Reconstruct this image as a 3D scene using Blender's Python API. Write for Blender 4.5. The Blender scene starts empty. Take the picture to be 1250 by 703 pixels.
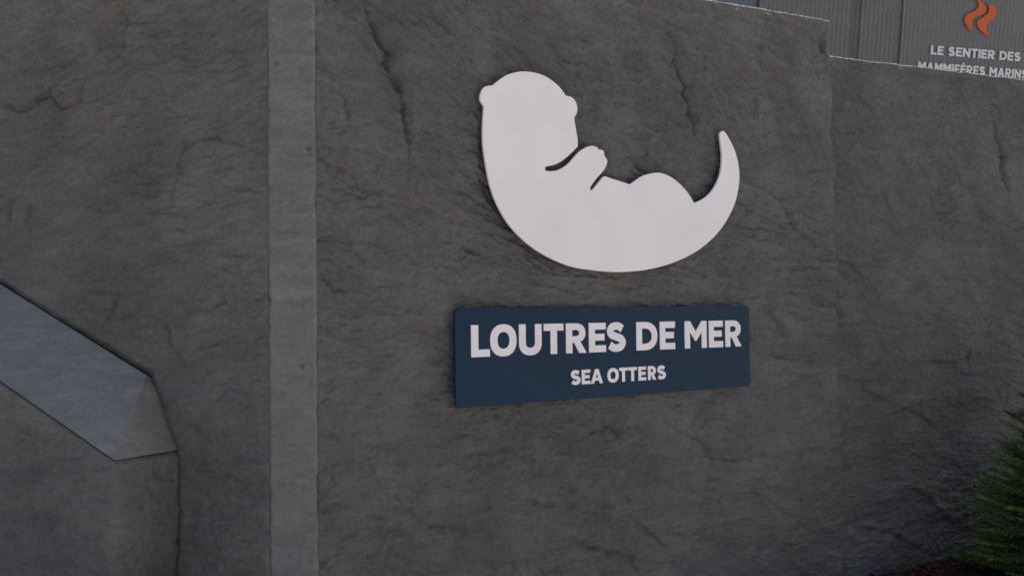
import bpy, bmesh, math, random
import numpy as np
from mathutils import Matrix, Vector
from mathutils.geometry import tessellate_polygon

SC = bpy.context.scene
COL = SC.collection
R = math.radians

# ---------------------------------------------------------------- camera
cam_d = bpy.data.cameras.new('camera')
cam_d.sensor_width = 36.0
cam_d.lens = 36.0 * 1200 / 1250
cam_d.clip_start = 0.05
cam_d.clip_end = 3000
cam = bpy.data.objects.new('camera', cam_d)
COL.objects.link(cam)
PITCH, ROLL, EYE = R(1.6), R(0.69), 1.65
_f = Vector((0, math.cos(PITCH), math.sin(PITCH)))
_r0 = Vector((1, 0, 0))
_u0 = Vector((0, -math.sin(PITCH), math.cos(PITCH)))
_r = _r0 * math.cos(ROLL) - _u0 * math.sin(ROLL)
_u = _r0 * math.sin(ROLL) + _u0 * math.cos(ROLL)
m = Matrix((_r, _u, -_f)).transposed().to_4x4()
m.translation = (0, 0, EYE)
cam.matrix_world = m
SC.camera = cam

# ---------------------------------------------------------------- sky, sun, exposure
SUN_EL, SUN_AZ = R(52), R(36)            # behind the wall, to the right of the view axis
world = bpy.data.worlds.new('World')
SC.world = world
world.use_nodes = True
wn = world.node_tree.nodes
sky = wn.new('ShaderNodeTexSky')
sky.sky_type = 'NISHITA'
sky.sun_disc = False
sky.sun_elevation = SUN_EL
sky.sun_rotation = SUN_AZ
sky.air_density = 1.0
sky.dust_density = 6.0
sky.ozone_density = 0.6
world.node_tree.links.new(sky.outputs[0], wn['Background'].inputs[0])
wn['Background'].inputs[1].default_value = 0.1
sd = bpy.data.lights.new('sun', 'SUN')
sd.energy = 4.0
sd.angle = R(0.53)
sd.color = (1.0, 0.95, 0.87)
sun = bpy.data.objects.new('sun', sd)
COL.objects.link(sun)
_sv = Vector((math.sin(SUN_AZ) * math.cos(SUN_EL), math.cos(SUN_AZ) * math.cos(SUN_EL), math.sin(SUN_EL)))
sun.rotation_euler = _sv.to_track_quat('Z', 'Y').to_euler()
sun.location = _sv * 60
SC.view_settings.view_transform = 'Standard'
SC.view_settings.look = 'None'
SC.view_settings.gamma = 1.0
SC.view_settings.exposure = 0.82
SC.cycles.use_denoising = True
SC.cycles.filter_width = 1.6
SC.cycles.max_bounces = 8

# ---------------------------------------------------------------- helpers
def tag(o, label=None, cat=None, group=None, kind=None):
    if label: o['label'] = label
    if cat: o['category'] = cat
    if group: o['group'] = group
    if kind: o['kind'] = kind
    return o

def link(name, me, mat=None, parent=None):
    o = bpy.data.objects.new(name, me)
    COL.objects.link(o)
    if mat is not None and me is not None and not me.materials:
        me.materials.append(mat)
    if parent is not None:
        o.parent = parent
    return o

def empty(name, loc, rz=0.0):
    o = bpy.data.objects.new(name, None)
    o.empty_display_size = 0.2
    COL.objects.link(o)
    o.location = loc
    o.rotation_euler = (0, 0, rz)
    return o

def mesh_np(name, V, F, smooth=False):
    me = bpy.data.meshes.new(name)
    V = np.asarray(V, np.float32); F = np.asarray(F, np.int32)
    n, k = F.shape
    me.vertices.add(len(V)); me.vertices.foreach_set('co', V.ravel())
    me.loops.add(n * k); me.loops.foreach_set('vertex_index', F.ravel())
    me.polygons.add(n)
    me.polygons.foreach_set('loop_start', np.arange(0, n * k, k, dtype=np.int32))
    me.polygons.foreach_set('loop_total', np.full(n, k, np.int32))
    me.update(calc_edges=True)
    me.validate()
    if smooth:
        me.polygons.foreach_set('use_smooth', np.ones(n, bool))
    return me

def mesh_pd(name, V, F):
    me = bpy.data.meshes.new(name)
    me.from_pydata([tuple(v) for v in V], [], F)
    me.update()
    return me

def fix_normals(me):
    bm = bmesh.new(); bm.from_mesh(me)
    bmesh.ops.recalc_face_normals(bm, faces=bm.faces)
    bm.to_mesh(me); bm.free(); me.update()
    return me

def prism(name, loops, y0, y1, bevel=0.0):
    """flat outline(s) in the local X-Z plane (first loop outer, then holes) given a thickness along Y"""
    flat = [p for lp in loops for p in lp]
    tris = tessellate_polygon([[Vector((x, z, 0)) for x, z in lp] for lp in loops])
    n = len(flat)
    V = [(x, y0, z) for x, z in flat] + [(x, y1, z) for x, z in flat]
    F = [tuple(t) for t in tris] + [tuple(i + n for i in reversed(t)) for t in tris]
    b = 0
    for lp in loops:
        k = len(lp)
        for i in range(k):
            j = (i + 1) % k
            F.append((b + i, b + j, b + n + j, b + n + i))
        b += k
    me = mesh_pd(name, V, F)
    fix_normals(me)
    if bevel:
        bm = bmesh.new(); bm.from_mesh(me)
        es = [e for e in bm.edges if len(e.link_faces) == 2 and e.calc_face_angle(0) > 0.9
              and abs(e.verts[0].co.y - y0) < 1e-6 and abs(e.verts[1].co.y - y0) < 1e-6]
        bmesh.ops.bevel(bm, geom=es, offset=bevel, segments=2, affect='EDGES', clamp_overlap=True)
        bm.to_mesh(me); bm.free(); me.update()
    return me

def box(name, x0, x1, y0, y1, z0, z1):
    V = [(x, y, z) for z in (z0, z1) for y in (y0, y1) for x in (x0, x1)]
    F = [(0, 2, 3, 1), (4, 5, 7, 6), (0, 1, 5, 4), (2, 6, 7, 3), (0, 4, 6, 2), (1, 3, 7, 5)]
    return mesh_pd(name, V, F)

def tube(name, pts, rad, n=8):
    V, F = [], []
    pts = [Vector(p) for p in pts]
    rads = rad if isinstance(rad, (list, tuple)) else [rad] * len(pts)
    for i, p in enumerate(pts):
        t = (pts[min(i + 1, len(pts) - 1)] - pts[max(i - 1, 0)]).normalized()
        a = t.orthogonal().normalized(); b = t.cross(a)
        for k in range(n):
            w = 2 * math.pi * k / n
            V.append(p + (a * math.cos(w) + b * math.sin(w)) * rads[i])
    for i in range(len(pts) - 1):
        for k in range(n):
            F.append((i * n + k, i * n + (k + 1) % n, (i + 1) * n + (k + 1) % n, (i + 1) * n + k))
    F.append(tuple(reversed(range(n)))); F.append(tuple((len(pts) - 1) * n + k for k in range(n)))
    return fix_normals(mesh_pd(name, V, F))

# ---------------------------------------------------------------- noise for the cast stone relief
def perlin(x, y, seed):
    rng = np.random.default_rng(seed)
    perm = rng.permutation(512)
    ang = rng.random(512) * 2 * np.pi
    gx, gy = np.cos(ang), np.sin(ang)
    xi, yi = np.floor(x).astype(int), np.floor(y).astype(int)
    xf, yf = x - xi, y - yi
    def g(ix, iy, dx, dy):
        h = perm[(perm[ix & 511] + iy) & 511]
        return gx[h] * dx + gy[h] * dy
    u = xf ** 3 * (xf * (xf * 6 - 15) + 10); v = yf ** 3 * (yf * (yf * 6 - 15) + 10)
    a = g(xi, yi, xf, yf); b = g(xi + 1, yi, xf - 1, yf)
    c = g(xi, yi + 1, xf, yf - 1); d = g(xi + 1, yi + 1, xf - 1, yf - 1)
    return (a + (b - a) * u) * (1 - v) + (c + (d - c) * u) * v

def fbm(x, y, seed, octv=4, gain=0.5):
    s = 0.0; a = 1.0
    for k in range(octv):
        s = s + a * perlin(x, y, seed + 17 * k)
        x, y = (x * 0.8 - y * 0.6) * 2.03 + 11.3, (x * 0.6 + y * 0.8) * 2.03 - 5.7
        a *= gain
    return s

def sstep(a, b, x):
    t = np.clip((x - a) / (b - a), 0, 1)
    return t * t * (3 - 2 * t)

def terrace(t, sharp):
    k = np.floor(t); f = t - k
    return k + sstep(1 - sharp, 1.0, f) + 0.25 * (f - sstep(1 - sharp, 1.0, f))

def slate(U, Z, seed, amp=1.0, lean=0.0):
    """riven-slate relief, metres towards the viewer"""
    Zl = Z + lean * U * sstep(1.1, 2.7, Z)
    wu = U + 0.14 * fbm(U / 0.6, Zl / 0.6, seed + 1, 3)
    wz = Zl + 0.10 * fbm(U / 0.55 + 7, Zl / 0.55, seed + 2, 3)
    h = 0.013 * fbm(wu / 1.0, wz / 0.8, seed + 3, 3)
    t = 4.0 * fbm(wu / 0.9, wz / 0.5, seed + 4, 6, 0.58)
    h = h + 0.0085 * terrace(t, 0.14)                                    # large cleft plates
    keep = sstep(-0.3, 0.3, fbm(U / 0.6 + 3, Z / 0.6, seed + 6, 2))
    t2 = 3.4 * fbm(wu / 0.34, wz / 0.13, seed + 5, 5, 0.62)
    h = h + 0.0070 * terrace(t2, 0.16) * (0.4 + 0.6 * keep)             # small flakes
    k2 = sstep(-0.3, 0.3, fbm(U / 0.35, Z / 0.3 + 5, seed + 10, 3))
    rg = 1 - np.abs(fbm(wu / 0.17, wz / 0.055, seed + 7, 5, 0.62)) * 2.4
    h = h + 0.0060 * rg * (0.35 + 0.65 * k2)                             # thin ridges
    rg2 = 1 - np.abs(fbm(wu / 0.065 + 4, wz / 0.024, seed + 8, 4, 0.65)) * 2.4
    h = h + 0.0028 * rg2                                                 # grain
    h = h - 0.007 * np.maximum(0, fbm(U / 0.045 + 2, Z / 0.045, seed + 9, 2) - 0.42) / 0.3   # pits
    h = h - 0.006
    h = np.where(h > 0, 0.024 * np.tanh(h / 0.024), h)
    return h * amp

def crack(U, Z, h, pts, depth=0.016, width=0.010, lip=0.007, seed=0):
    P = np.array(pts, float)
    seg = np.linalg.norm(np.diff(P, axis=0), axis=1); L = seg.sum(); acc = np.concatenate([[0], np.cumsum(seg)])
    x0, z0 = P.min(0) - 0.25; x1, z1 = P.max(0) + 0.25
    sel = (U > x0) & (U < x1) & (Z > z0) & (Z < z1)
    if not sel.any(): return h
    u = U[sel] + 0.013 * fbm(U[sel] / 0.07, Z[sel] / 0.07, 900 + seed, 4, 0.6)
    z = Z[sel] + 0.013 * fbm(U[sel] / 0.07 + 9, Z[sel] / 0.07, 950 + seed, 4, 0.6)
    best = np.full(u.shape, 9.0); side = np.zeros(u.shape); par = np.zeros(u.shape)
    for i in range(len(P) - 1):
        d = P[i + 1] - P[i]; n2 = d @ d
        t = np.clip(((u - P[i, 0]) * d[0] + (z - P[i, 1]) * d[1]) / n2, 0, 1)
        dx, dz = u - P[i, 0] - t * d[0], z - P[i, 1] - t * d[1]
        r = np.hypot(dx, dz)
        b = r < best
        best = np.where(b, r, best); side = np.where(b, np.sign(d[0] * dz - d[1] * dx), side)
        par = np.where(b, (acc[i] + t * seg[i]) / L, par)
    env = np.sin(np.pi * np.clip(par * 0.9 + 0.05, 0, 1)) ** 0.6
    var = np.clip(0.85 + 0.6 * fbm(u / 0.09, z / 0.09, 970 + seed, 2), 0.15, 1.4)
    g = depth * env * var * np.exp(-(best / (width * (0.35 + 0.8 * env * var))) ** 1.8)
    out = h.copy()
    out[sel] += -g + lip * side * env * np.exp(-best / 0.08) * sstep(0, 0.003, best) * var
    return out

def relief_wall(name, us, top, hfun, thick, z0=-0.3, edge=0.012, dz=0.006, edge_l=None, edge_r=None, back=True):
    """front sheet with carved relief, worn arrises, top, ends and back; local X along the wall, -Y to the viewer"""
    us = np.asarray(us)
    tp = top(us)
    nv = int((tp.max() - z0) / dz) + 1
    s = np.linspace(0, 1, nv)
    U = np.repeat(us[:, None], nv, 1)
    Z = z0 + (tp[:, None] - z0) * s[None, :]
    h = hfun(U, Z)
    h = h * (0.35 + 0.65 * sstep(0.0, 0.06, tp[:, None] - Z))
    def roll(dist, e):
        q = np.clip(1 - dist / e, 0, 1)
        return e * (1 - np.sqrt(np.clip(1 - q * q, 0, 1)))
    er = roll(tp[:, None] - Z, edge * (1.0 + 0.7 * fbm(U / 0.15, Z * 0, 77, 2)))
    if edge_l: er = np.maximum(er, roll(U - us[0], edge_l * (1.0 + 0.8 * fbm(Z / 0.12, U * 0, 78, 3))))
    if edge_r: er = np.maximum(er, roll(us[-1] - U, edge_r * (1.0 + 0.8 * fbm(Z / 0.12, U * 0, 79, 3))))
    Y = -(h - er)
    nu = len(us)
    V = np.stack([U, Y, Z], -1)
    # a ring of back vertices round the sheet
    Vx = np.zeros((nu + 2, nv + 2, 3)); Vx[1:-1, 1:-1] = V
    Vx[0, 1:-1] = V[0]; Vx[-1, 1:-1] = V[-1]
    Vx[:, 0] = Vx[:, 1]; Vx[:, -1] = Vx[:, -2]
    for sl in ((0, slice(None)), (-1, slice(None)), (slice(None), 0), (slice(None), -1)):
        Vx[sl + (1,)] = thick
    idx = np.arange((nu + 2) * (nv + 2)).reshape(nu + 2, nv + 2)
    F = np.stack([idx[:-1, :-1], idx[1:, :-1], idx[1:, 1:], idx[:-1, 1:]], -1).reshape(-1, 4)
    F = np.concatenate([F, [[idx[0, 0], idx[0, -1], idx[-1, -1], idx[-1, 0]]]])
    return mesh_np(name, Vx.reshape(-1, 3), F, smooth=True)

# ---------------------------------------------------------------- materials
def mat(name, col, rough=0.8, spec=0.3, metal=0.0):
    mt = bpy.data.materials.new(name); mt.use_nodes = True
    b = mt.node_tree.nodes['Principled BSDF']
    b.inputs['Base Color'].default_value = (*col, 1)
    b.inputs['Roughness'].default_value = rough
    b.inputs['Specular IOR Level'].default_value = spec
    b.inputs['Metallic'].default_value = metal
    return mt

def ramp(nt, fac, stops):
    r = nt.nodes.new('ShaderNodeValToRGB')
    while len(r.color_ramp.elements) < len(stops): r.color_ramp.elements.new(0.5)
    for e, (p, c) in zip(r.color_ramp.elements, stops):
        e.position = p; e.color = (*c, 1) if len(c) == 3 else c
    nt.links.new(fac, r.inputs[0])
    return r.outputs[0]

def noise(nt, vec, scale, detail=4, rough=0.55, dist=0.0):
    n = nt.nodes.new('ShaderNodeTexNoise')
    n.inputs['Scale'].default_value = scale; n.inputs['Detail'].default_value = detail
    n.inputs['Roughness'].default_value = rough; n.inputs['Distortion'].default_value = dist
    nt.links.new(vec, n.inputs['Vector'])
    return n.outputs['Fac']

def mapping(nt, vec, scale=(1, 1, 1), loc=(0, 0, 0)):
    mp = nt.nodes.new('ShaderNodeMapping')
    mp.inputs['Scale'].default_value = scale; mp.inputs['Location'].default_value = loc
    nt.links.new(vec, mp.inputs[0]); return mp.outputs[0]

def mix(nt, fac, a, b, mode='MIX'):
    n = nt.nodes.new('ShaderNodeMix'); n.data_type = 'RGBA'; n.blend_type = mode
    for v, i in ((fac, 0), (a, 6), (b, 7)):
        if hasattr(v, 'is_linked'): nt.links.new(v, n.inputs[i])
        else: n.inputs[i].default_value = v if i == 0 else (*v, 1)
    return n.outputs[2]

def stone_mat(name, base, var=0.22, bump=0.5, seed=0.0, stain=0.5, rough=0.85):
    """tinted cast concrete: mottling, brownish stains, pale efflorescence, fine pits"""
    mt = mat(name, base, rough, 0.25); nt = mt.node_tree; b = nt.nodes['Principled BSDF']
    tc = nt.nodes.new('ShaderNodeTexCoord').outputs['Object']
    tc = mapping(nt, tc, loc=(seed, seed * 0.7, seed * 1.3))
    c = np.array(base)
    n1 = noise(nt, tc, 1.6, 6, 0.6, 0.4)
    col = ramp(nt, n1, [(0.30, tuple(c * (1 - var))), (0.52, tuple(c)), (0.72, tuple(c * (1 + var)))])
    n2 = noise(nt, mapping(nt, tc, (1.3, 1.3, 0.8)), 2.1, 5, 0.65, 0.8)
    f2 = ramp(nt, n2, [(0.52, (0, 0, 0)), (0.70, (stain, stain, stain))])
    col = mix(nt, f2, col, tuple(c * np.array([0.97, 0.92, 0.85])))
    n3 = noise(nt, tc, 38, 6, 0.75)
    f3 = ramp(nt, n3, [(0.35, (0.88,) * 3), (0.65, (1.10,) * 3)])
    col = mix(nt, 1.0, col, f3, 'MULTIPLY')
    n5 = noise(nt, mapping(nt, tc, (5.0, 5.0, 19.0)), 1.0, 7, 0.68, 0.6)
    col = mix(nt, 1.0, col, ramp(nt, n5, [(0.30, (0.80,) * 3), (0.70, (1.16,) * 3)]), 'MULTIPLY')
    n4 = noise(nt, tc, 9, 3, 0.6, 0.6)
    f4 = ramp(nt, n4, [(0.64, (0, 0, 0)), (0.74, (0.35,) * 3)])
    col = mix(nt, f4, col, tuple(c * 1.45))
    nt.links.new(col, b.inputs['Base Color'])
    hb = noise(nt, tc, 70, 6, 0.65)
    bp = nt.nodes.new('ShaderNodeBump'); bp.inputs['Strength'].default_value = bump; bp.inputs['Distance'].default_value = 0.006
    nt.links.new(hb, bp.inputs['Height'])
    h2n = nt.nodes.new('ShaderNodeTexNoise'); h2n.noise_type = 'RIDGED_MULTIFRACTAL'; h2n.normalize = True
    for k_, v_ in (('Scale', 14), ('Detail', 7), ('Roughness', 0.62), ('Distortion', 0.4)): h2n.inputs[k_].default_value = v_
    nt.links.new(mapping(nt, tc, (1, 1, 2.0)), h2n.inputs['Vector']); h2 = h2n.outputs[0]
    bp2 = nt.nodes.new('ShaderNodeBump'); bp2.inputs['Strength'].default_value = bump; bp2.inputs['Distance'].default_value = 0.016
    nt.links.new(h2, bp2.inputs['Height']); nt.links.new(bp.outputs[0], bp2.inputs['Normal'])
    nt.links.new(bp2.outputs[0], b.inputs['Normal'])
    return mt

def paint_mat(name, col, rough=0.45, spec=0.4, var=0.06, orange=0.05):
    mt = mat(name, col, rough, spec); nt = mt.node_tree; b = nt.nodes['Principled BSDF']
    tc = nt.nodes.new('ShaderNodeTexCoord').outputs['Object']
    c = np.array(col)
    f = noise(nt, tc, 3.0, 5, 0.6, 0.3)
    nt.links.new(ramp(nt, f, [(0.3, tuple(c * (1 - var))), (0.7, tuple(np.minimum(c * (1 + var), 0.9)))]), b.inputs['Base Color'])
    f2 = noise(nt, tc, 12, 4, 0.6)
    nt.links.new(ramp(nt, f2, [(0.3, (rough * 0.85,) * 3), (0.7, (min(1, rough * 1.2),) * 3)]), b.inputs['Roughness'])
    bp = nt.nodes.new('ShaderNodeBump'); bp.inputs['Strength'].default_value = orange; bp.inputs['Distance'].default_value = 0.002
    nt.links.new(noise(nt, tc, 160, 2), bp.inputs['Height']); nt.links.new(bp.outputs[0], b.inputs['Normal'])
    return mt

M_STONE = stone_mat('grey_cast_stone', (0.112, 0.110, 0.108))
M_STONE_L = stone_mat('grey_cast_stone_warm', (0.126, 0.122, 0.118), seed=4.1)
M_STONE_R = stone_mat('grey_cast_stone_dark', (0.106, 0.104, 0.102), seed=9.3)
M_STONE_B = stone_mat('grey_cast_stone_base', (0.150, 0.145, 0.139), seed=13.7)
M_END = stone_mat('smooth_concrete_end', (0.162, 0.160, 0.160), var=0.12, bump=0.35, seed=2.2, stain=0.2)
M_COPING = stone_mat('smooth_precast_coping', (0.240, 0.230, 0.216), var=0.12, bump=0.20, seed=6.0, stain=0.1, rough=0.7)
M_WHITE = paint_mat('white_satin_paint', (0.79, 0.755, 0.775), 0.5, 0.3, 0.035)
M_NAVY = paint_mat('navy_satin_paint', (0.005, 0.025, 0.056), 0.42, 0.20, 0.08)
M_STEEL = mat('steel_standoff', (0.30, 0.30, 0.31), 0.45, 0.5, 0.9)

# outlines and crack lines in metres along / up each wall
OTTER=[(0.82,2.615),(0.822,2.62),(0.802,2.646),(0.8,2.667),(0.808,2.691),(0.824,2.711),(0.847,2.721),(0.87,2.725),(0.906,2.754),(0.955,2.786),(1.009,2.806),(1.058,2.816),(1.12,2.818),(1.176,2.81),(1.232,2.789),(1.273,2.763),(1.307,2.729),(1.336,2.728),(1.362,2.714),(1.377,2.689),(1.378,2.666),(1.37,2.642),(1.358,2.628),(1.36,2.608),(1.369,2.563),(1.378,2.517),(1.377,2.484),(1.343,2.454),(1.296,2.417),(1.249,2.39),(1.214,2.377),(1.18,2.371),(1.171,2.36),(1.177,2.347),(1.214,2.349),(1.248,2.356),(1.283,2.372),(1.319,2.396),(1.361,2.436),(1.397,2.466),(1.434,2.485),(1.464,2.495),(1.486,2.495),(1.506,2.491),(1.512,2.482),(1.531,2.481),(1.546,2.476),(1.549,2.459),(1.555,2.448),(1.567,2.435),(1.569,2.422),(1.56,2.401),(1.541,2.374),(1.498,2.335),(1.466,2.3),(1.452,2.28),(1.462,2.27),(1.475,2.28),(1.503,2.307),(1.54,2.343),(1.553,2.348),(1.721,2.318),(1.767,2.345),(1.816,2.371),(1.875,2.387),(1.925,2.394),(1.976,2.389),(2.036,2.369),(2.096,2.335),(2.148,2.294),(2.186,2.248),(2.246,2.27),(2.301,2.302),(2.348,2.347),(2.387,2.405),(2.406,2.462),(2.412,2.527),(2.405,2.592),(2.398,2.644),(2.412,2.66),(2.436,2.662),(2.477,2.621),(2.518,2.563),(2.544,2.493),(2.552,2.427),(2.542,2.353),(2.51,2.266),(2.456,2.184),(2.379,2.103),(2.275,2.028),(2.158,1.968),(2.008,1.917),(1.856,1.884),(1.709,1.868),(1.582,1.865),(1.444,1.873),(1.316,1.889),(1.176,1.933),(1.059,1.993),(0.965,2.067),(0.901,2.148),(0.856,2.237),(0.831,2.334),(0.814,2.439),(0.813,2.531)]
CR_W=[
[(0.26,2.99),(0.29,2.94),(0.32,2.88),(0.37,2.83),(0.36,2.78),(0.39,2.73),(0.44,2.66),(0.45,2.55),(0.45,2.42)],
[(2.04,3.24),(2.1,3.18),(2.17,3.12)],
[(2.14,3.09),(2.14,3.02),(2.18,2.95),(2.23,2.92),(2.21,2.85),(2.25,2.77),(2.27,2.64)],
[(0.01,2.34),(0.05,2.32),(0.08,2.3)],
[(2.8,2.4),(2.98,2.31),(3.12,2.17),(3.31,2.07),(3.47,2.02)],
[(1.31,0.99),(1.47,1.04),(1.61,1.08),(1.67,1.05),(1.73,0.99)],
[(2.04,1.05),(2.29,0.94),(2.38,0.84),(2.58,0.81),(2.79,0.83),(2.95,0.79)],
[(1.74,0.61),(1.91,0.48),(1.98,0.41)],
[(1.36,0.53),(1.57,0.45),(1.74,0.39),(1.79,0.3)],
[(2.82,1.69),(2.9,1.62),(2.98,1.53),(3.0,1.46)],
[(1.79,2.46),(1.84,2.43),(1.9,2.39)],
[(2.77,2.92),(2.79,2.8)],
[(3.17,2.53),(3.33,2.52),(3.44,2.55)],
[(0.71,1.98),(0.82,1.95),(0.91,1.93)],
[(0.02,1.85),(0.09,1.78),(0.2,1.77)],
[(0.9,2.99),(1.09,2.94),(1.17,2.85)],
[(2.64,3.03),(2.73,2.97),(2.81,2.94)],
[(0.13,2.59),(0.16,2.52),(0.16,2.47)],
[(0.69,1.0),(0.97,1.02),(1.16,0.93)],
[(2.28,0.63),(2.68,0.63),(3.11,0.38)],
[(0.35,0.89),(0.52,0.72),(0.87,0.64)],
[(1.06,0.77),(1.31,0.71)],
]
CR_L=[
[(-1.71,2.75),(-1.61,2.7),(-1.52,2.71),(-1.38,2.77),(-1.37,2.74),(-1.31,2.69),(-1.24,2.67),(-1.16,2.7),(-1.13,2.76)],
[(-0.58,2.13),(-0.53,2.32),(-0.48,2.43),(-0.31,2.45),(-0.12,2.38),(0.0,2.35)],
[(-0.48,1.69),(-0.34,1.69),(-0.24,1.73),(-0.2,1.68)],
[(-0.67,1.66),(-0.59,1.62),(-0.56,1.54),(-0.5,1.46)],
[(-1.02,1.6),(-0.97,1.67),(-0.89,1.82)],
[(-1.68,2.1),(-1.66,2.27)],
[(-1.54,2.13),(-1.52,2.24)],
[(-0.91,3.11),(-0.86,3.03),(-0.87,2.9)],
[(-0.98,2.61),(-0.81,2.6),(-0.69,2.58)],
[(-0.43,1.53),(-0.31,1.54),(-0.2,1.58)],
]
CR_R=[
[(1.62,3.17),(1.73,3.11),(1.76,3.05)],
[(1.7,2.99),(1.74,2.87),(1.81,2.77),(1.78,2.67),(1.84,2.53)],
[(0.98,2.43),(1.01,2.33),(1.08,2.31),(1.21,2.35),(1.33,2.32)],
[(0.05,2.0),(0.14,1.96),(0.24,1.94),(0.33,1.86)],
[(0.49,0.96),(0.61,1.0),(0.88,1.05)],
[(0.68,1.0),(0.84,0.95),(0.96,0.87)],
[(0.89,1.31),(1.17,1.29),(1.32,1.33)],
[(1.35,1.37),(1.35,1.25)],
[(0.66,0.5),(0.86,0.42),(0.99,0.31)],
[(0.21,3.07),(0.37,2.98),(0.44,2.9)],
[(0.5,2.4),(0.58,2.28)],
[(0.23,1.18),(0.54,1.05)],
[(0.13,0.31),(0.51,0.21),(0.75,0.09)],
]

# ---------------------------------------------------------------- the setting: ground
def ground_mat():
    mt = mat('pale_paving_concrete', (0.41, 0.39, 0.37), 0.85, 0.2); nt = mt.node_tree; b = nt.nodes['Principled BSDF']
    tc = nt.nodes.new('ShaderNodeTexCoord').outputs['Object']
    c = np.array((0.41, 0.39, 0.37))
    col = ramp(nt, noise(nt, tc, 0.8, 8, 0.6), [(0.3, tuple(c * 0.82)), (0.7, tuple(c * 1.12))])
    col = mix(nt, 1.0, col, ramp(nt, noise(nt, tc, 40, 4, 0.7), [(0.3, (0.85,) * 3), (0.7, (1.1,) * 3)]), 'MULTIPLY')
    nt.links.new(col, b.inputs['Base Color'])
    return mt
g = bpy.data.meshes.new('ground')
g.from_pydata([(-900, -900, -0.12), (900, -900, -0.12), (900, 900, -0.12), (-900, 900, -0.12)], [], [(0, 1, 2, 3)])
tag(link('ground', g, ground_mat()), kind='structure')

# ---------------------------------------------------------------- stone walls
WALL_RZ = math.atan2(0.57729, 0.81654)
W0 = Vector((-0.8186, 4.1087, 0))                # foot of the near left corner of the sign wall
WN = Vector((0.57729, -0.81654, 0)); WD = Vector((0.81654, 0.57729, 0))

def top_main(u):
    return np.interp(u, [0, 1.2, 2.414, 2.9, 3.4, 3.6], [3.33, 3.37, 3.416, 3.445, 3.474, 3.48]) + 0.005 * fbm(u / 0.16, u * 0, 31, 4, 0.6)
def h_main(U, Z):
    h = slate(U, Z, 100, 1.0, lean=0.55)
    for i, c in enumerate(CR_W):
        big = i in (0, 2)
        h = crack(U, Z, h, c, 0.038 if big else (0.017 if i < 15 else 0.010), 0.021 if big else 0.010, 0.020 if big else (0.010 if i < 15 else 0.006), seed=i)
    d = np.hypot((U - 1.905), (Z - 2.50)); h = h - 0.02 * np.exp(-(d / 0.012) ** 2)          # bug hole
    q = np.hypot((U - 3.44) / 0.05, (Z - 3.33) / 0.085); h = h - 0.075 * np.exp(-q ** 2)      # broken corner
    return h
main = empty('stone_wall', W0, WALL_RZ)
tag(main, 'tall dark grey riven stone wall carrying the white otter and navy sign', 'wall', 'riven stone walls')
link('stone_face', relief_wall('stone_face', np.arange(0.0, 3.4951, 0.006), top_main, h_main, 0.505, edge=0.012, edge_l=0.010, edge_r=0.02), M_STONE, main)
# smooth chamfered corner strip between the sign wall and the wall on the left
xs_ = np.linspace(-0.195, 0.0, 40); zs = np.arange(-0.15, 3.34, 0.0065)
Xg, Zg = np.meshgrid(xs_, zs, indexing='ij')
hh = 0.003 + 0.0030 * fbm(Xg / 0.25, Zg / 0.45, 301, 4) + 0.0014 * fbm(Xg / 0.04, Zg / 0.04, 302, 3)
rng = np.random.default_rng(5)
for k in range(60):
    cx_, cz_, r_ = rng.uniform(-0.19, 0), rng.uniform(0.4, 3.3), rng.uniform(0.003, 0.007)
    hh -= 0.006 * np.exp(-(((Xg - cx_) ** 2 + (Zg - cz_) ** 2) / r_ ** 2))
for cx_, cz_, r_ in ((-0.030, 2.365, 0.013), (-0.16, 2.72, 0.008), (-0.06, 1.45, 0.007)):
    hh -= 0.016 * np.exp(-(((Xg - cx_) ** 2 + (Zg - cz_) ** 2) / r_ ** 2))
for dist, sd_ in ((Xg + 0.195, 303), (-Xg, 305)):
    hh -= 0.009 * np.clip(1 - dist / 0.014, 0, 1) ** 2 * (1 + 2.0 * fbm(Zg / 0.05, Xg * 0, sd_, 3))
nx_, nz_ = Xg.shape
Vf = np.stack([Xg, -hh, Zg], -1)
idx = np.arange(nx_ * nz_).reshape(nx_, nz_)
Fq = np.stack([idx[:-1, :-1], idx[1:, :-1], idx[1:, 1:], idx[:-1, 1:]], -1).reshape(-1, 4)
rim = np.concatenate([idx[:, 0], idx[-1, 1:], idx[-2::-1, -1], idx[0, -2:0:-1]])
nb = nx_ * nz_
Vr = Vf.reshape(-1, 3)[rim].copy(); Vr[:, 1] = 0.12
rr = np.arange(len(rim)); r2 = (rr + 1) % len(rim)
Fr = np.stack([rim[r2], rim[rr], nb + rr, nb + r2], -1)
Vs = np.concatenate([Vf.reshape(-1, 3), Vr])
ca, sa = math.cos(R(3.95) - WALL_RZ), math.sin(R(3.95) - WALL_RZ)
Vs = np.stack([Vs[:, 0] * ca - Vs[:, 1] * sa, Vs[:, 0] * sa + Vs[:, 1] * ca, Vs[:, 2]], -1)
link('corner_strip', mesh_np('corner_strip', Vs, np.concatenate([Fq, Fr]), True), M_END, main)['label'] = 'smooth paler concrete strip up the corner of the wall'

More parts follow.
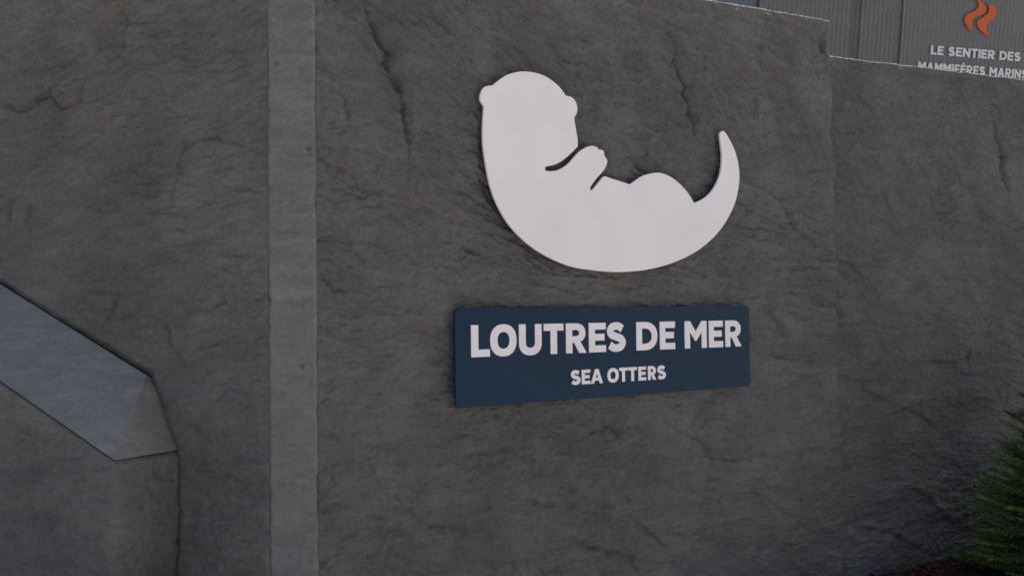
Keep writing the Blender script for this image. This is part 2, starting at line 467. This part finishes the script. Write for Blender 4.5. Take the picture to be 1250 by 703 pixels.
# wall running back to the left
def h_left(U, Z):
    h = slate(U, Z, 400, 0.85, lean=-0.15)
    for i, c in enumerate(CR_L):
        big = i == 0
        h = crack(U, Z, h, c, 0.034 if big else 0.019, 0.014 if big else 0.010, 0.017 if big else 0.010, seed=40 + i)
    zb_ = lambda u: 1.4052 - 0.428 * (u + 0.707)
    dd = np.where(U < -0.70, (Z - zb_(U)) * 0.92, np.where(Z > 1.08, (U + 0.543) * 0.9 + (Z - 1.073) * 0.44, U + 0.543))
    fl = sstep(0.0, 0.10, dd)
    h = np.minimum(h, 0.004) * (1 - fl) * 0.5 + h * fl - 0.022 * np.exp(-((dd - 0.004) / 0.012) ** 2) - 0.03 * sstep(0.0, -0.02, dd)
    return h
ul = np.concatenate([np.arange(-4.4, -1.85, 0.014), np.arange(-1.85, 0.001, 0.0065)])
LW0 = W0 - Vector((0.998, 0.069, 0)) * 0.195; L_RZ = R(-27.4)
lw = link('stone_wall', relief_wall('stone_wall_left', ul, lambda u: 3.38 + 0.008 * fbm(u / 0.2, u * 0, 32, 4), h_left, 0.4, edge_r=0.010, dz=0.0065), M_STONE_L)
lw.location = LW0; lw.rotation_euler = (0, 0, L_RZ)
tag(lw, 'stone wall running back on the left, behind the low wall with sloped coping', 'wall', 'riven stone walls')

# wall turning away on the right
RW0 = Vector((2.00801, 6.15612, 0)); R_RZ = R(30)
def h_right(U, Z):
    h = slate(U, Z, 700, 0.95, lean=0.45)
    for i, c in enumerate(CR_R):
        big = i == 1
        h = crack(U, Z, h, c, 0.038 if big else 0.017, 0.020 if big else 0.010, 0.018 if big else 0.010, seed=70 + i)
    return h
ur = np.concatenate([np.arange(-0.12, 2.3, 0.0065), np.arange(2.3, 5.0, 0.016)])
rw = link('stone_wall', relief_wall('stone_wall_right', ur, lambda u: np.interp(u, [-0.1, 0.4, 0.9, 2.05, 5], [3.265, 3.277, 3.30, 3.338, 3.42]) + 0.005 * fbm(u / 0.16, u * 0, 33, 4, 0.6), h_right, 0.4, dz=0.0065), M_STONE_R)
rw.location = RW0; rw.rotation_euler = (0, 0, R_RZ)
tag(rw, 'lower darker stone wall behind the green conifer on the right', 'wall', 'riven stone walls')

# low wall with sloped coping in front of the left wall
PR, E0, SL = 0.3185, -0.543, -0.428             # how far it stands out, its end, fall of the coping
low = empty('low_wall', LW0, L_RZ)
tag(low, 'low stone wall with a smooth sloping grey coping, bottom left', 'wall')
ZE = 1.0733                                   # underside of the coping at its end
us = np.concatenate([np.arange(-3.6, -1.5, 0.014), np.arange(-1.5, E0 - 0.003, 0.006), [E0]])
sp = np.arange(0.006, 0.40, 0.006)
path = [(u, -PR, 0.0, -1.0, u) for u in us] + [(E0, -PR + s, 1.0, 0.0, E0 + s) for s in sp]
nv = 230
pu = np.array([p[4] for p in path]); Sg = np.linspace(0, 1, nv)
tops = np.where(pu <= E0, ZE + SL * (pu - E0), ZE) - 0.010
Uu = np.repeat(pu[:, None], nv, 1); Zz = -0.15 + (tops[:, None] + 0.15) * Sg[None]
dtop = tops[:, None] - Zz
hl = slate(Uu, Zz, 500, 1.15) * (0.5 + 0.5 * sstep(E0 + 0.02, E0 - 0.10, Uu)) * (0.35 + 0.65 * sstep(0.0, 0.06, dtop)) + 0.004
for cu, cz, r_ in ((-0.36, 0.93, .010), (-0.35, 0.91, .008), (-0.40, 0.86, .014), (-0.30, 0.98, .009), (-0.30, 0.86, .010), (-0.24, 0.95, .006)):
    hl -= 0.012 * np.exp(-(((Uu - cu) / 1.7) ** 2 + (Zz - cz) ** 2) / r_ ** 2)
hl = hl - 0.012 * np.clip(1 - dtop / 0.014, 0, 1) ** 2 - np.clip(1 - np.abs(Uu - E0) / 0.03, 0, 1) ** 2 * 0.006
X = np.array([p[0] for p in path])[:, None] + hl * np.array([p[2] for p in path])[:, None]
Y = np.array([p[1] for p in path])[:, None] + hl * np.array([p[3] for p in path])[:, None]
X[len(us) - 1] += 0.5 * hl[len(us) - 1]
Vv = np.stack([X, Y, Zz], -1)
Vt = Vv[:, -1].copy(); Vt[:, 1] = 0.12; Vt[:, 2] -= 0.004    # bed under the coping
Vv = np.concatenate([Vv, Vt[:, None]], 1)
idx = np.arange(Vv.shape[0] * Vv.shape[1]).reshape(Vv.shape[:2])
Fl = np.stack([idx[:-1, :-1], idx[1:, :-1], idx[1:, 1:], idx[:-1, 1:]], -1).reshape(-1, 4)
link('stone_face', mesh_np('low_stone_face', Vv.reshape(-1, 3), Fl, True), M_STONE_B, low)
# coping: weathered face falling to the front and to the right, hipped at its end
XL = -3.6; HU, HZ = -0.707, 1.4052
zf = lambda u: ZE + SL * (u - E0)
zb = lambda u: HZ + SL * (u - HU)
ins = 0.005
Vc = [(XL, -PR + ins, zf(XL)), (E0 - ins, -PR + ins, ZE), (E0 - ins, -0.006, ZE), (HU, -0.006, HZ - 0.004), (XL, -0.006, zb(XL) - 0.004),
      (XL, 0.10, zf(XL)), (E0 - ins, 0.10, ZE), (HU, 0.10, HZ - 0.05), (XL, 0.10, zb(XL) - 0.05)]
Fc = [(0, 1, 3, 4), (1, 2, 3), (0, 5, 6, 1), (1, 6, 2), (2, 6, 7, 3), (3, 7, 8, 4), (4, 8, 5, 0), (5, 8, 7, 6)]
mc = fix_normals(mesh_pd('coping', Vc, Fc))
bm = bmesh.new(); bm.from_mesh(mc)
es = [e for e in bm.edges if all(v.co.y < 0.05 for v in e.verts) and e.calc_face_angle(0) > 0.15 and not all(v.co.y > -0.02 for v in e.verts)]
bmesh.ops.bevel(bm, geom=es, offset=0.004, segments=2, affect='EDGES', clamp_overlap=True)
bm.to_mesh(mc); bm.free()
link('coping', mc, M_COPING, low)['label'] = 'smooth blue-grey sloping coping with a hipped end'

# ---------------------------------------------------------------- white otter emblem
def smooth_loop(pts, corners, n=4):
    """Catmull-Rom through the points, breaking at the corner indices"""
    P = [Vector(p) for p in pts]; N = len(P); out = []
    for i in range(N):
        p0, p1, p2, p3 = P[i - 1], P[i], P[(i + 1) % N], P[(i + 2) % N]
        if i in corners: p0 = p1 + (p1 - p2) * 0.5
        if (i + 1) % N in corners: p3 = p2 + (p2 - p1) * 0.5
        for k in range(n):
            t = k / n
            q = 0.5 * ((2 * p1) + (p2 - p0) * t + (2 * p0 - 5 * p1 + 4 * p2 - p3) * t * t + (3 * p1 - p0 - 3 * p2 + p3) * t ** 3)
            out.append((q.x, q.y))
    return out
cn = set()
for c in ((0.82, 2.615), (0.822, 2.62), (0.87, 2.725), (1.307, 2.729), (1.358, 2.628), (1.377, 2.484), (1.18, 2.371), (1.177, 2.347), (1.506, 2.491), (1.512, 2.482),
          (1.549, 2.459), (1.555, 2.448), (1.452, 2.28), (1.475, 2.28), (1.553, 2.348), (1.721, 2.318), (2.186, 2.248)):
    cn.add(OTTER.index(c))
otter = link('otter_emblem', prism('otter_emblem', [smooth_loop(OTTER, cn)], -0.050, -0.039, 0.0010), M_WHITE)
otter.location = W0; otter.rotation_euler = (0, 0, WALL_RZ)
tag(otter, 'white cut-out otter lying on its back, above the navy sign', 'emblem')
for x, z in ((1.0, 2.6), (1.25, 2.6), (1.05, 2.2), (1.4, 2.05), (1.9, 2.05), (2.25, 2.15)):
    link('standoff', tube('standoff', [(x, -0.040, z), (x, 0.03, z)], 0.010, 12), M_STEEL, otter)

# ---------------------------------------------------------------- lettering
def arc(cx, cy, rx, ry, a0, a1, n=14, e=2.25):
    o = []
    for k in range(n + 1):
        a = R(a0 + (a1 - a0) * k / n); c, s = math.cos(a), math.sin(a)
        o.append((cx + rx * math.copysign(abs(c) ** (2 / e), c), cy + ry * math.copysign(abs(s) ** (2 / e), s)))
    return o
def dedupe(lp):
    o = []
    for p in lp:
        if not o or math.hypot(p[0] - o[-1][0], p[1] - o[-1][1]) > 1e-6: o.append(p)
    if math.hypot(o[0][0] - o[-1][0], o[0][1] - o[-1][1]) < 1e-6: o.pop()
    return o
S_LINE = [(0.95, 0.86), (0.74, 0.96), (0.48, 1.0), (0.17, 0.94), (0.03, 0.76), (0.16, 0.60), (0.48, 0.515), (0.83, 0.42), (0.98, 0.25), (0.82, 0.06), (0.48, 0.0), (0.22, 0.04), (0.0, 0.15)]
def glyph(ch, w, h, s, b):
    """pieces of a bold grotesque capital in a w x h box: stem s, bar b; each piece = [outer, holes...]"""
    if ch == 'L': return [[[(0, 0), (w, 0), (w, b), (s, b), (s, h), (0, h)]]]
    if ch == 'I': return [[[(0, 0), (s, 0), (s, h), (0, h)]]]
    if ch == 'T':
        c = w / 2; return [[[(c - s / 2, 0), (c + s / 2, 0), (c + s / 2, h - b), (w, h - b), (w, h), (0, h), (0, h - b), (c - s / 2, h - b)]]]
    if ch in 'EF\u00c8':
        m0, m1 = (h - b) / 2 + 0.01 * h, (h + b) / 2 + 0.01 * h
        E = [(0, 0), (w, 0), (w, b), (s, b), (s, m0), (w * 0.92, m0), (w * 0.92, m1), (s, m1), (s, h - b), (w, h - b), (w, h), (0, h)]
        if ch == 'F': E = [(0, 0), (s, 0), (s, m0 - 0.03 * h), (w * 0.92, m0 - 0.03 * h), (w * 0.92, m1 - 0.03 * h), (s, m1 - 0.03 * h), (s, h - b), (w, h - b), (w, h), (0, h)]
        out = [[E]]
        if ch == '\u00c8': out.append([[(w * 0.20, h * 1.26), (w * 0.52, h * 1.26), (w * 0.70, h * 1.07), (w * 0.48, h * 1.07)]])
        return out
    if ch == 'O':
        o = 0.012 * h
        return [[dedupe(arc(w / 2, h / 2, w / 2, h / 2 + o, 0, 360, 44)), dedupe(arc(w / 2, h / 2, w / 2 - s * 1.03, h / 2 - b * 1.0, 0, 360, 36))]]
    if ch == 'U':
        r = w / 2; cy = h * 0.40
        return [[dedupe([(0, h)] + arc(r, cy, r, cy + 0.012 * h, 180, 360, 22) + [(w, h), (w - s, h)] + arc(r, cy, r - s, cy - b, 360, 180, 18) + [(s, h)])]]
    if ch == 'D':
        c = w * 0.40
        return [[dedupe([(0, 0), (c, 0)] + arc(c, h / 2, w - c, h / 2, -90, 90, 22) + [(0, h)]),
                 dedupe([(s, b)] + arc(c, h / 2, w - c - s, h / 2 - b, -90, 90, 18) + [(s, h - b)])]]
    if ch == 'R':
        y = h * 0.345; c = w * 0.46; cy = (h + y) / 2; ry = (h - y) / 2; xr = w * 0.955
        return [[dedupe([(0, 0), (s, 0), (s, y), (w * 0.40, y), (w - s * 1.18, 0), (w, 0), (w * 0.685, y + 0.055 * h)] + arc(c, cy, xr - c, ry, -52, 90, 18) + [(0, h)]),
                 dedupe([(s, y + b * 0.92)] + arc(c, cy, xr - c - s, ry - b * 0.95, -90, 90, 14) + [(s, h - b)])]]
    if ch == 'A':
        t = s * 0.56; c = w / 2; ya, yb = h * 0.20, h * 0.20 + b * 0.85
        def xi(y): return (c - t) * y / h + s * 1.08                    # inner left edge of the leg
        ap = h * 0.74
        return [[[(0, 0), (s * 1.08, 0), (xi(ya) - s * 0.02, ya), (w - xi(ya) + s * 0.02, ya), (w - s * 1.08, 0), (w, 0), (c + t, h), (c - t, h)],
                 [(xi(yb), yb), (w - xi(yb), yb), (c, ap)]]]
    if ch == 'M':
        c = w / 2
        return [[[(0, 0), (s, 0), (s, h * 0.60), (c - 0.03 * w, h * 0.27), (c + 0.03 * w, h * 0.27), (w - s, h * 0.60), (w - s, 0), (w, 0), (w, h), (w - s * 1.02, h), (c, h * 0.62), (s * 1.02, h), (0, h)]]]
    if ch == 'N':
        return [[[(0, 0), (s, 0), (s, h * 0.56), (w - s * 0.9, 0), (w, 0), (w, h), (w - s, h), (w - s, h * 0.45), (s * 0.9, h), (0, h)]]]
    if ch == 'S':
        hs = b * 0.55
        ctl = [(hs * 1.0 + x * (w - 2 * hs), hs - 0.012 * h + y * (h - 2 * hs + 0.024 * h)) for x, y in S_LINE]
        P = [Vector(p) for p in ctl]; P = [P[0] * 2 - P[1]] + P + [P[-1] * 2 - P[-2]]
        c = []
        for i in range(1, len(P) - 2):
            for k in range(5):
                t = k / 5; p0, p1, p2, p3 = P[i - 1:i + 3]
                c.append(0.5 * ((2 * p1) + (p2 - p0) * t + (2 * p0 - 5 * p1 + 4 * p2 - p3) * t * t + (3 * p1 - p0 - 3 * p2 + p3) * t ** 3))
        c.append(P[-2]); l, r = [], []
        for i, p in enumerate(c):
            d = (c[min(i + 1, len(c) - 1)] - c[max(i - 1, 0)]).normalized(); nn = Vector((-d.y, d.x))
            q = hs * (1 + 0.13 * abs(d.x) ** 0 * (1 - abs(d.y)) * 0 + 0.14 * abs(d.y))
            l.append(tuple(p + nn * q)); r.append(tuple(p - nn * q))
        return [('strip', l, r)]
    return []
def join(name, meshes):
    bm = bmesh.new()
    for me in meshes: bm.from_mesh(me)
    out = bpy.data.meshes.new(name); bm.to_mesh(out); bm.free()
    for me in meshes: bpy.data.meshes.remove(me)
    return out
def letter(ch, x0, x1, z0, h, s, b, y0, y1, material, parent, bevel=0.0):
    ps = []
    for pc in glyph(ch, x1 - x0, h, s, b):
        if pc[0] == 'strip':
            l, r = [[(x + x0, z + z0) for x, z in q] for q in pc[1:]]; n = len(l)
            V = [(x, y0, z) for x, z in l + r] + [(x, y1, z) for x, z in l + r]
            F = [(i, i + 1, n + i + 1, n + i) for i in range(n - 1)] + [(3 * n + i, 3 * n + i + 1, 2 * n + i + 1, 2 * n + i) for i in range(n - 1)]
            F += [(i + 1, i, 2 * n + i, 2 * n + i + 1) for i in range(n - 1)] + [(n + i, n + i + 1, 3 * n + i + 1, 3 * n + i) for i in range(n - 1)]
            F += [(0, n, 3 * n, 2 * n), (2 * n - 1, n - 1, 3 * n - 1, 4 * n - 1)]
            ps.append(fix_normals(mesh_pd('letter', V, F))); continue
        ps.append(prism('letter', [[(x + x0, z + z0) for x, z in lp] for lp in pc], y0, y1, bevel))
    return link('letter', join('letter', ps), material, parent)

# ---------------------------------------------------------------- navy wall sign
sign = empty('wall_sign', W0, WALL_RZ)
tag(sign, 'navy blue rectangular sign with white lettering LOUTRES DE MER, SEA OTTERS', 'sign')
def rrect(x0, x1, z0, z1, r, n=6):
    o = []
    for cx, cz, a in ((x1 - r, z0 + r, -90), (x1 - r, z1 - r, 0), (x0 + r, z1 - r, 90), (x0 + r, z0 + r, 180)):
        for k in range(n + 1):
            w = R(a + 90 * k / n); o.append((cx + r * math.cos(w), cz + r * math.sin(w)))
    return o
link('board', prism('board', [rrect(0.652, 2.617, 1.234, 1.688, 0.028)], -0.045, -0.032, 0.0010), M_NAVY, sign)
for ch, a, b_ in (('L', .737, .840), ('O', .842, .992), ('U', 1.006, 1.140), ('T', 1.153, 1.274), ('R', 1.289, 1.418), ('E', 1.434, 1.545), ('S', 1.553, 1.678),
                  ('D', 1.752, 1.900), ('E', 1.918, 2.029), ('M', 2.101, 2.269), ('E', 2.286, 2.397), ('R', 2.416, 2.547)):
    letter(ch, a, b_, 1.4615, 0.1465, 0.0395, 0.0340, -0.0475, -0.0455, M_WHITE, sign)
for ch, a, b_ in (('S', 1.317, 1.377), ('E', 1.385, 1.440), ('A', 1.443, 1.522), ('O', 1.552, 1.627), ('T', 1.631, 1.689), ('T', 1.693, 1.752), ('E', 1.762, 1.816), ('R', 1.829, 1.888), ('S', 1.896, 1.957)):
    letter(ch, a, b_, 1.3060, 0.0715, 0.0192, 0.0160, -0.0475, -0.0455, M_WHITE, sign)
for x, z in ((0.75, 1.3), (0.75, 1.62), (1.63, 1.3), (1.63, 1.62), (2.5, 1.3), (2.5, 1.62)):
    link('standoff', tube('standoff', [(x, -0.033, z), (x, 0.03, z)], 0.010, 12), M_STEEL, sign)

# ---------------------------------------------------------------- clad building beyond the wall, its front leaning out
BP = Vector((8.52523, 17.87794, 6.27112))
BD = Vector((0.956305, 0.292372, 0)); BV = Vector((0.043215, -0.141351, 0.989016)); BN = Vector((0.289160, -0.945801, -0.147809))
bld = empty('building', (0, 0, 0))
mw = Matrix((BD, -BN, BV)).transposed().to_4x4(); mw.translation = BP
FOOT = -6.42
base_pt = mw @ Vector((0, 0, FOOT))
m2 = mw.copy(); m2.translation = base_pt
bld.matrix_world = m2
off = -FOOT                                   # facade point BP sits this far up the leaning front
tag(bld, 'grey corrugated metal building with orange flame logo beyond the right-hand wall', 'building')
def clad_mat(name, col):
    mt = paint_mat(name, col, 0.5, 0.4, 0.06, 0.02); return mt
M_CLAD = clad_mat('grey_cladding', (0.132, 0.136, 0.140)); M_CLAD2 = clad_mat('dark_grey_cladding', (0.100, 0.103, 0.106)); M_BLUE = clad_mat('slate_blue_cladding', (0.095, 0.120, 0.170))
M_ROOF = mat('roof_membrane', (0.12, 0.12, 0.12), 0.9); M_ORANGE = paint_mat('orange_vinyl', (0.55, 0.10, 0.028), 0.5, 0.3, 0.06); M_LET = paint_mat('pale_vinyl', (0.62, 0.62, 0.65), 0.5, 0.3, 0.05)
M_PIPE = mat('grey_conduit', (0.19, 0.195, 0.195), 0.5)
def siding(u0, u1, v0, v1, pitch, depth, y, material):
    xs, yy = [], []
    x = u0
    while x < u1 - 1e-6:
        for f, dpt in ((0.0, 0), (0.36, 0), (0.5, 1), (0.86, 1)):
            q = x + f * pitch
            if q < u1: xs.append(q); yy.append(y + depth * dpt)
        x += pitch
    xs.append(u1); yy.append(y)
    n = len(xs)
    V = [(a, b, v0 + off) for a, b in zip(xs, yy)] + [(a, b, v1 + off) for a, b in zip(xs, yy)]
    V += [(u0, y + 0.06, v0 + off), (u1, y + 0.06, v0 + off), (u0, y + 0.06, v1 + off), (u1, y + 0.06, v1 + off)]
    F = [(i, i + 1, n + i + 1, n + i) for i in range(n - 1)]
    F += [(0, n, 2 * n + 2, 2 * n), (n - 1, 2 * n + 1, 2 * n + 3, 2 * n - 1)]
    return link('siding_panel', fix_normals(mesh_pd('siding_panel', V, F)), material, bld)
TOPV = 3.2
siding(-4.50, -2.68, FOOT, TOPV, 0.091, 0.012, 0.0, M_CLAD)
siding(-2.67, -2.50, FOOT, TOPV, 0.085, 0.012, 0.012, M_CLAD2)
siding(-2.49, -1.66, FOOT, TOPV, 0.092, 0.012, 0.0, M_CLAD)
siding(-1.64, 7.0, FOOT, TOPV, 0.094, 0.008, 0.004, M_CLAD)
siding(-7.5, -4.52, FOOT, 1.9, 0.15, 0.01, 0.05, M_BLUE)['label'] = 'slate blue cladding beside the grey front'
link('body', box('body', -7.5, 7.0, 0.08, 7.0, 0.0, TOPV + off - 1.4), M_CLAD2, bld)
link('roof', box('roof', -4.5, 7.0, 0.062, 7.0, TOPV + off - 1.395, TOPV + off), M_ROOF, bld)
link('conduit', tube('conduit', [(-1.65, -0.03, -0.6 + off), (-1.68, -0.03, -0.36 + off), (-1.64, -0.03, -0.22 + off), (-1.63, -0.03, 0.1 + off), (-1.64, -0.03, 0.9 + off), (-1.64, -0.03, 2.5 + off)], 0.018, 8), M_PIPE, bld)
FL1 = [(-0.10, 1.06), (-0.075, 1.045), (-0.046, 1.019), (0.024, 0.963), (0.121, 0.909), (0.142, 0.838), (0.095, 0.782), (-0.029, 0.731), (-0.127, 0.672), (-0.166, 0.597), (-0.149, 0.515), (-0.124, 0.444), (-0.212, 0.49), (-0.299, 0.587), (-0.319, 0.658), (-0.287, 0.722), (-0.164, 0.783), (-0.067, 0.842), (-0.030, 0.908), (-0.05, 0.965), (-0.085, 1.02)]
FL2 = [(0.155, 0.955), (0.23, 0.948), (0.301, 0.933), (0.373, 0.876), (0.377, 0.793), (0.313, 0.705), (0.215, 0.635), (0.171, 0.559), (0.207, 0.468), (0.264, 0.378), (0.132, 0.431), (0.02, 0.506), (-0.04, 0.585), (-0.021, 0.649), (0.077, 0.708), (0.174, 0.778), (0.206, 0.842), (0.187, 0.903)]
for F_, tips in ((FL1, (0, 11)), (FL2, (0, 9))):
    link('flame', prism('flame', [[(x, z + off) for x, z in smooth_loop(F_, set(tips), 3)]], -0.030, -0.012), M_ORANGE, bld)
WID = {'L': .74, 'E': .78, 'S': .86, 'N': 1.0, 'T': .84, 'I': .27, 'R': .90, 'D': 1.0, 'M': 1.14, 'A': 1.02, 'F': .76, '\u00c8': .78, ' ': .42}
def line(txt, x0, x1, z, h):
    gap = 0.13
    tot = sum(WID[c] for c in txt) + gap * (len(txt) - 1); k = (x1 - x0) / tot; x = x0
    for c in txt:
        w = WID[c] * k
        if c != ' ': letter(c, x, x + w, z + off, h, 0.27 * k, 0.22 * h, -0.024, -0.012, M_LET, bld)
        x += w + gap * k
line('LE SENTIER DES', -0.99, 1.01, -0.017, 0.160)
line('MAMMIF\u00c8RES MARINS', -1.24, 1.20, -0.322, 0.160)

# ---------------------------------------------------------------- planting bed with bark mulch, conifer
random.seed(11)
def bark_mat():
    mt = mat('red_brown_bark', (0.07, 0.028, 0.020), 0.9, 0.2); nt = mt.node_tree; b = nt.nodes['Principled BSDF']
    tc = nt.nodes.new('ShaderNodeTexCoord').outputs['Object']
    nt.links.new(ramp(nt, noise(nt, tc, 14, 4, 0.7), [(0.3, (0.022, 0.011, 0.009)), (0.55, (0.055, 0.026, 0.019)), (0.75, (0.11, 0.07, 0.05))]), b.inputs['Base Color'])
    return mt
M_BARK = bark_mat()
def in_bed(u, w): return RW0 + Vector((math.cos(R_RZ), math.sin(R_RZ), 0)) * u + Vector((math.sin(R_RZ), -math.cos(R_RZ), 0)) * w
V, F = [], []
nU, nW = 60, 20
for i in range(nU + 1):
    for j in range(nW + 1):
        u, w = 0.02 + 4.6 * i / nU, -0.03 + 1.5 * j / nW
        p = in_bed(u, w); z = -0.135 + 0.085 * min(1, (nW - j) / 4) + 0.010 * math.sin(u * 9 + w * 5) * math.sin(w * 11)
        V.append((p.x, p.y, z))
for i in range(nU):
    for j in range(nW):
        a = i * (nW + 1) + j; F.append((a, a + nW + 1, a + nW + 2, a + 1))
bed = link('planting_bed', fix_normals(mesh_pd('planting_bed', V, F)), M_BARK); tag(bed, kind='structure')
V, F = [], []
for k in range(5200):
    u, w = random.uniform(0.03, 3.4), random.uniform(0.0, 1.3)
    p = in_bed(u, w); a = random.uniform(0, 6.28); t = random.uniform(-0.5, 0.5)
    l, wd, hh_ = random.uniform(0.012, 0.035), random.uniform(0.006, 0.014), random.uniform(0.002, 0.006)
    M3 = Matrix.Rotation(a, 3, 'Z') @ Matrix.Rotation(t, 3, 'Y') @ Matrix.Rotation(random.uniform(-.6, .6), 3, 'X')
    b0 = len(V); c0 = Vector((p.x, p.y, random.uniform(-0.052, -0.028)))
    for z in (-hh_, hh_):
        for x, y in ((-l, -wd), (l * random.uniform(.6, 1), -wd), (l, wd), (-l * random.uniform(.6, 1), wd)): V.append(c0 + M3 @ Vector((x, y, z)))
    F += [(b0, b0 + 3, b0 + 2, b0 + 1), (b0 + 4, b0 + 5, b0 + 6, b0 + 7)] + [(b0 + q, b0 + (q + 1) % 4, b0 + 4 + (q + 1) % 4, b0 + 4 + q) for q in range(4)]
ch = link('mulch', mesh_pd('mulch', V, F), M_BARK); tag(ch, 'reddish brown bark mulch at the foot of the right wall', 'mulch', kind='stuff')

def needle_mat():
    mt = mat('conifer_needles', (0.05, 0.085, 0.022), 0.55, 0.35); nt = mt.node_tree; b = nt.nodes['Principled BSDF']
    tc = nt.nodes.new('ShaderNodeTexCoord').outputs['Object']
    nt.links.new(ramp(nt, noise(nt, tc, 7, 3, 0.6), [(0.3, (0.045, 0.095, 0.025)), (0.52, (0.085, 0.150, 0.035)), (0.75, (0.17, 0.21, 0.050))]), b.inputs['Base Color'])
    b.inputs['Subsurface Weight'].default_value = 0.0
    return mt
SH = Vector((3.44, 6.10, -0.06))
shrub = empty('conifer_shrub', SH)
tag(shrub, 'small green feathery conifer growing in front of the right-hand wall', 'shrub')
M_TRUNK = mat('shrub_bark', (0.06, 0.042, 0.03), 0.9)
HT = 1.30
link('trunk', tube('trunk', [(0, 0, -0.05), (0.01, 0, 0.4), (-0.01, 0.01, 0.8), (0, 0, HT - 0.05)], [0.035, 0.026, 0.016, 0.004], 8), M_TRUNK, shrub)
V, F, VB, FB = [], [], [], []
def needle(p, d, l, w):
    s = d.cross(Vector((random.uniform(-1, 1), random.uniform(-1, 1), random.uniform(-1, 1)))).normalized() * w
    b0 = len(V); V.extend((p, p + d * l * 0.45 + s, p + d * l, p + d * l * 0.45 - s)); F.append((b0, b0 + 1, b0 + 2, b0 + 3))
def twig(p, d, l):
    n = max(6, int(l / 0.0032))
    for k in range(n):
        t = k / n; q = p + d * l * t + Vector((0, 0, -0.15 * l * t * t))
        o = d.orthogonal().normalized(); o.rotate(Matrix.Rotation(random.uniform(0, 6.28), 3, d))
        needle(q, (d * 0.8 + o * 0.9).normalized(), random.uniform(0.011, 0.020) * (1 - 0.3 * t), 0.0034)
    b0 = len(VB); o = d.orthogonal().normalized() * 0.0016; o2 = d.cross(o).normalized() * 0.0016
    VB.extend((p + o, p - o * 0.5 + o2, p - o * 0.5 - o2, p + d * l * 0.95)); FB.extend(((b0, b0 + 1, b0 + 3), (b0 + 1, b0 + 2, b0 + 3), (b0 + 2, b0, b0 + 3)))
for k in range(380):
    t = (k + 0.5) / 380
    z = 0.06 + (HT - 0.08) * t ** 1.12
    r = (0.66 * (1 - z / (HT + 0.1)) ** 0.8 + 0.04) * random.uniform(0.72, 1.12)
    a = k * 2.39996 + random.uniform(-0.3, 0.3); el = 0.15 + 0.5 * t + random.uniform(-0.15, 0.15)
    d0 = Vector((math.cos(a) * math.cos(el), math.sin(a) * math.cos(el), math.sin(el)))
    side = d0.cross(Vector((0, 0, 1))).normalized()
    seg = max(4, int(r / 0.028)); p0 = Vector((0, 0, z)); prev = p0
    for i in range(1, seg + 1):
        f = i / seg
        q = p0 + d0 * r * f + Vector((0, 0, -0.18 * r * f * f + 0.10 * r * f ** 4))
        dd = (q - prev).normalized()
        if f > 0.25:
            for sg in (-1, 1):
                tl = random.uniform(0.07, 0.15) * (1.15 - 0.55 * f)
                tw = (dd * 0.75 + side * sg * random.uniform(0.5, 0.8) + Vector((0, 0, random.uniform(-0.15, 0.25)))).normalized()
                twig(q, tw, tl)
        if i == seg: twig(q, dd, 0.07)
        prev = q
    b0 = len(VB); up_ = Vector((0, 0, 0.004)); e_ = prev
    VB.extend((p0 + side * 0.005, p0 - side * 0.005, p0 + up_, e_)); FB.extend(((b0, b0 + 1, b0 + 3), (b0 + 1, b0 + 2, b0 + 3), (b0 + 2, b0, b0 + 3)))
crown = link('crown', mesh_pd('crown', V, F), needle_mat(), shrub)
link('twigs', mesh_pd('twigs', VB, FB), M_TRUNK, shrub)
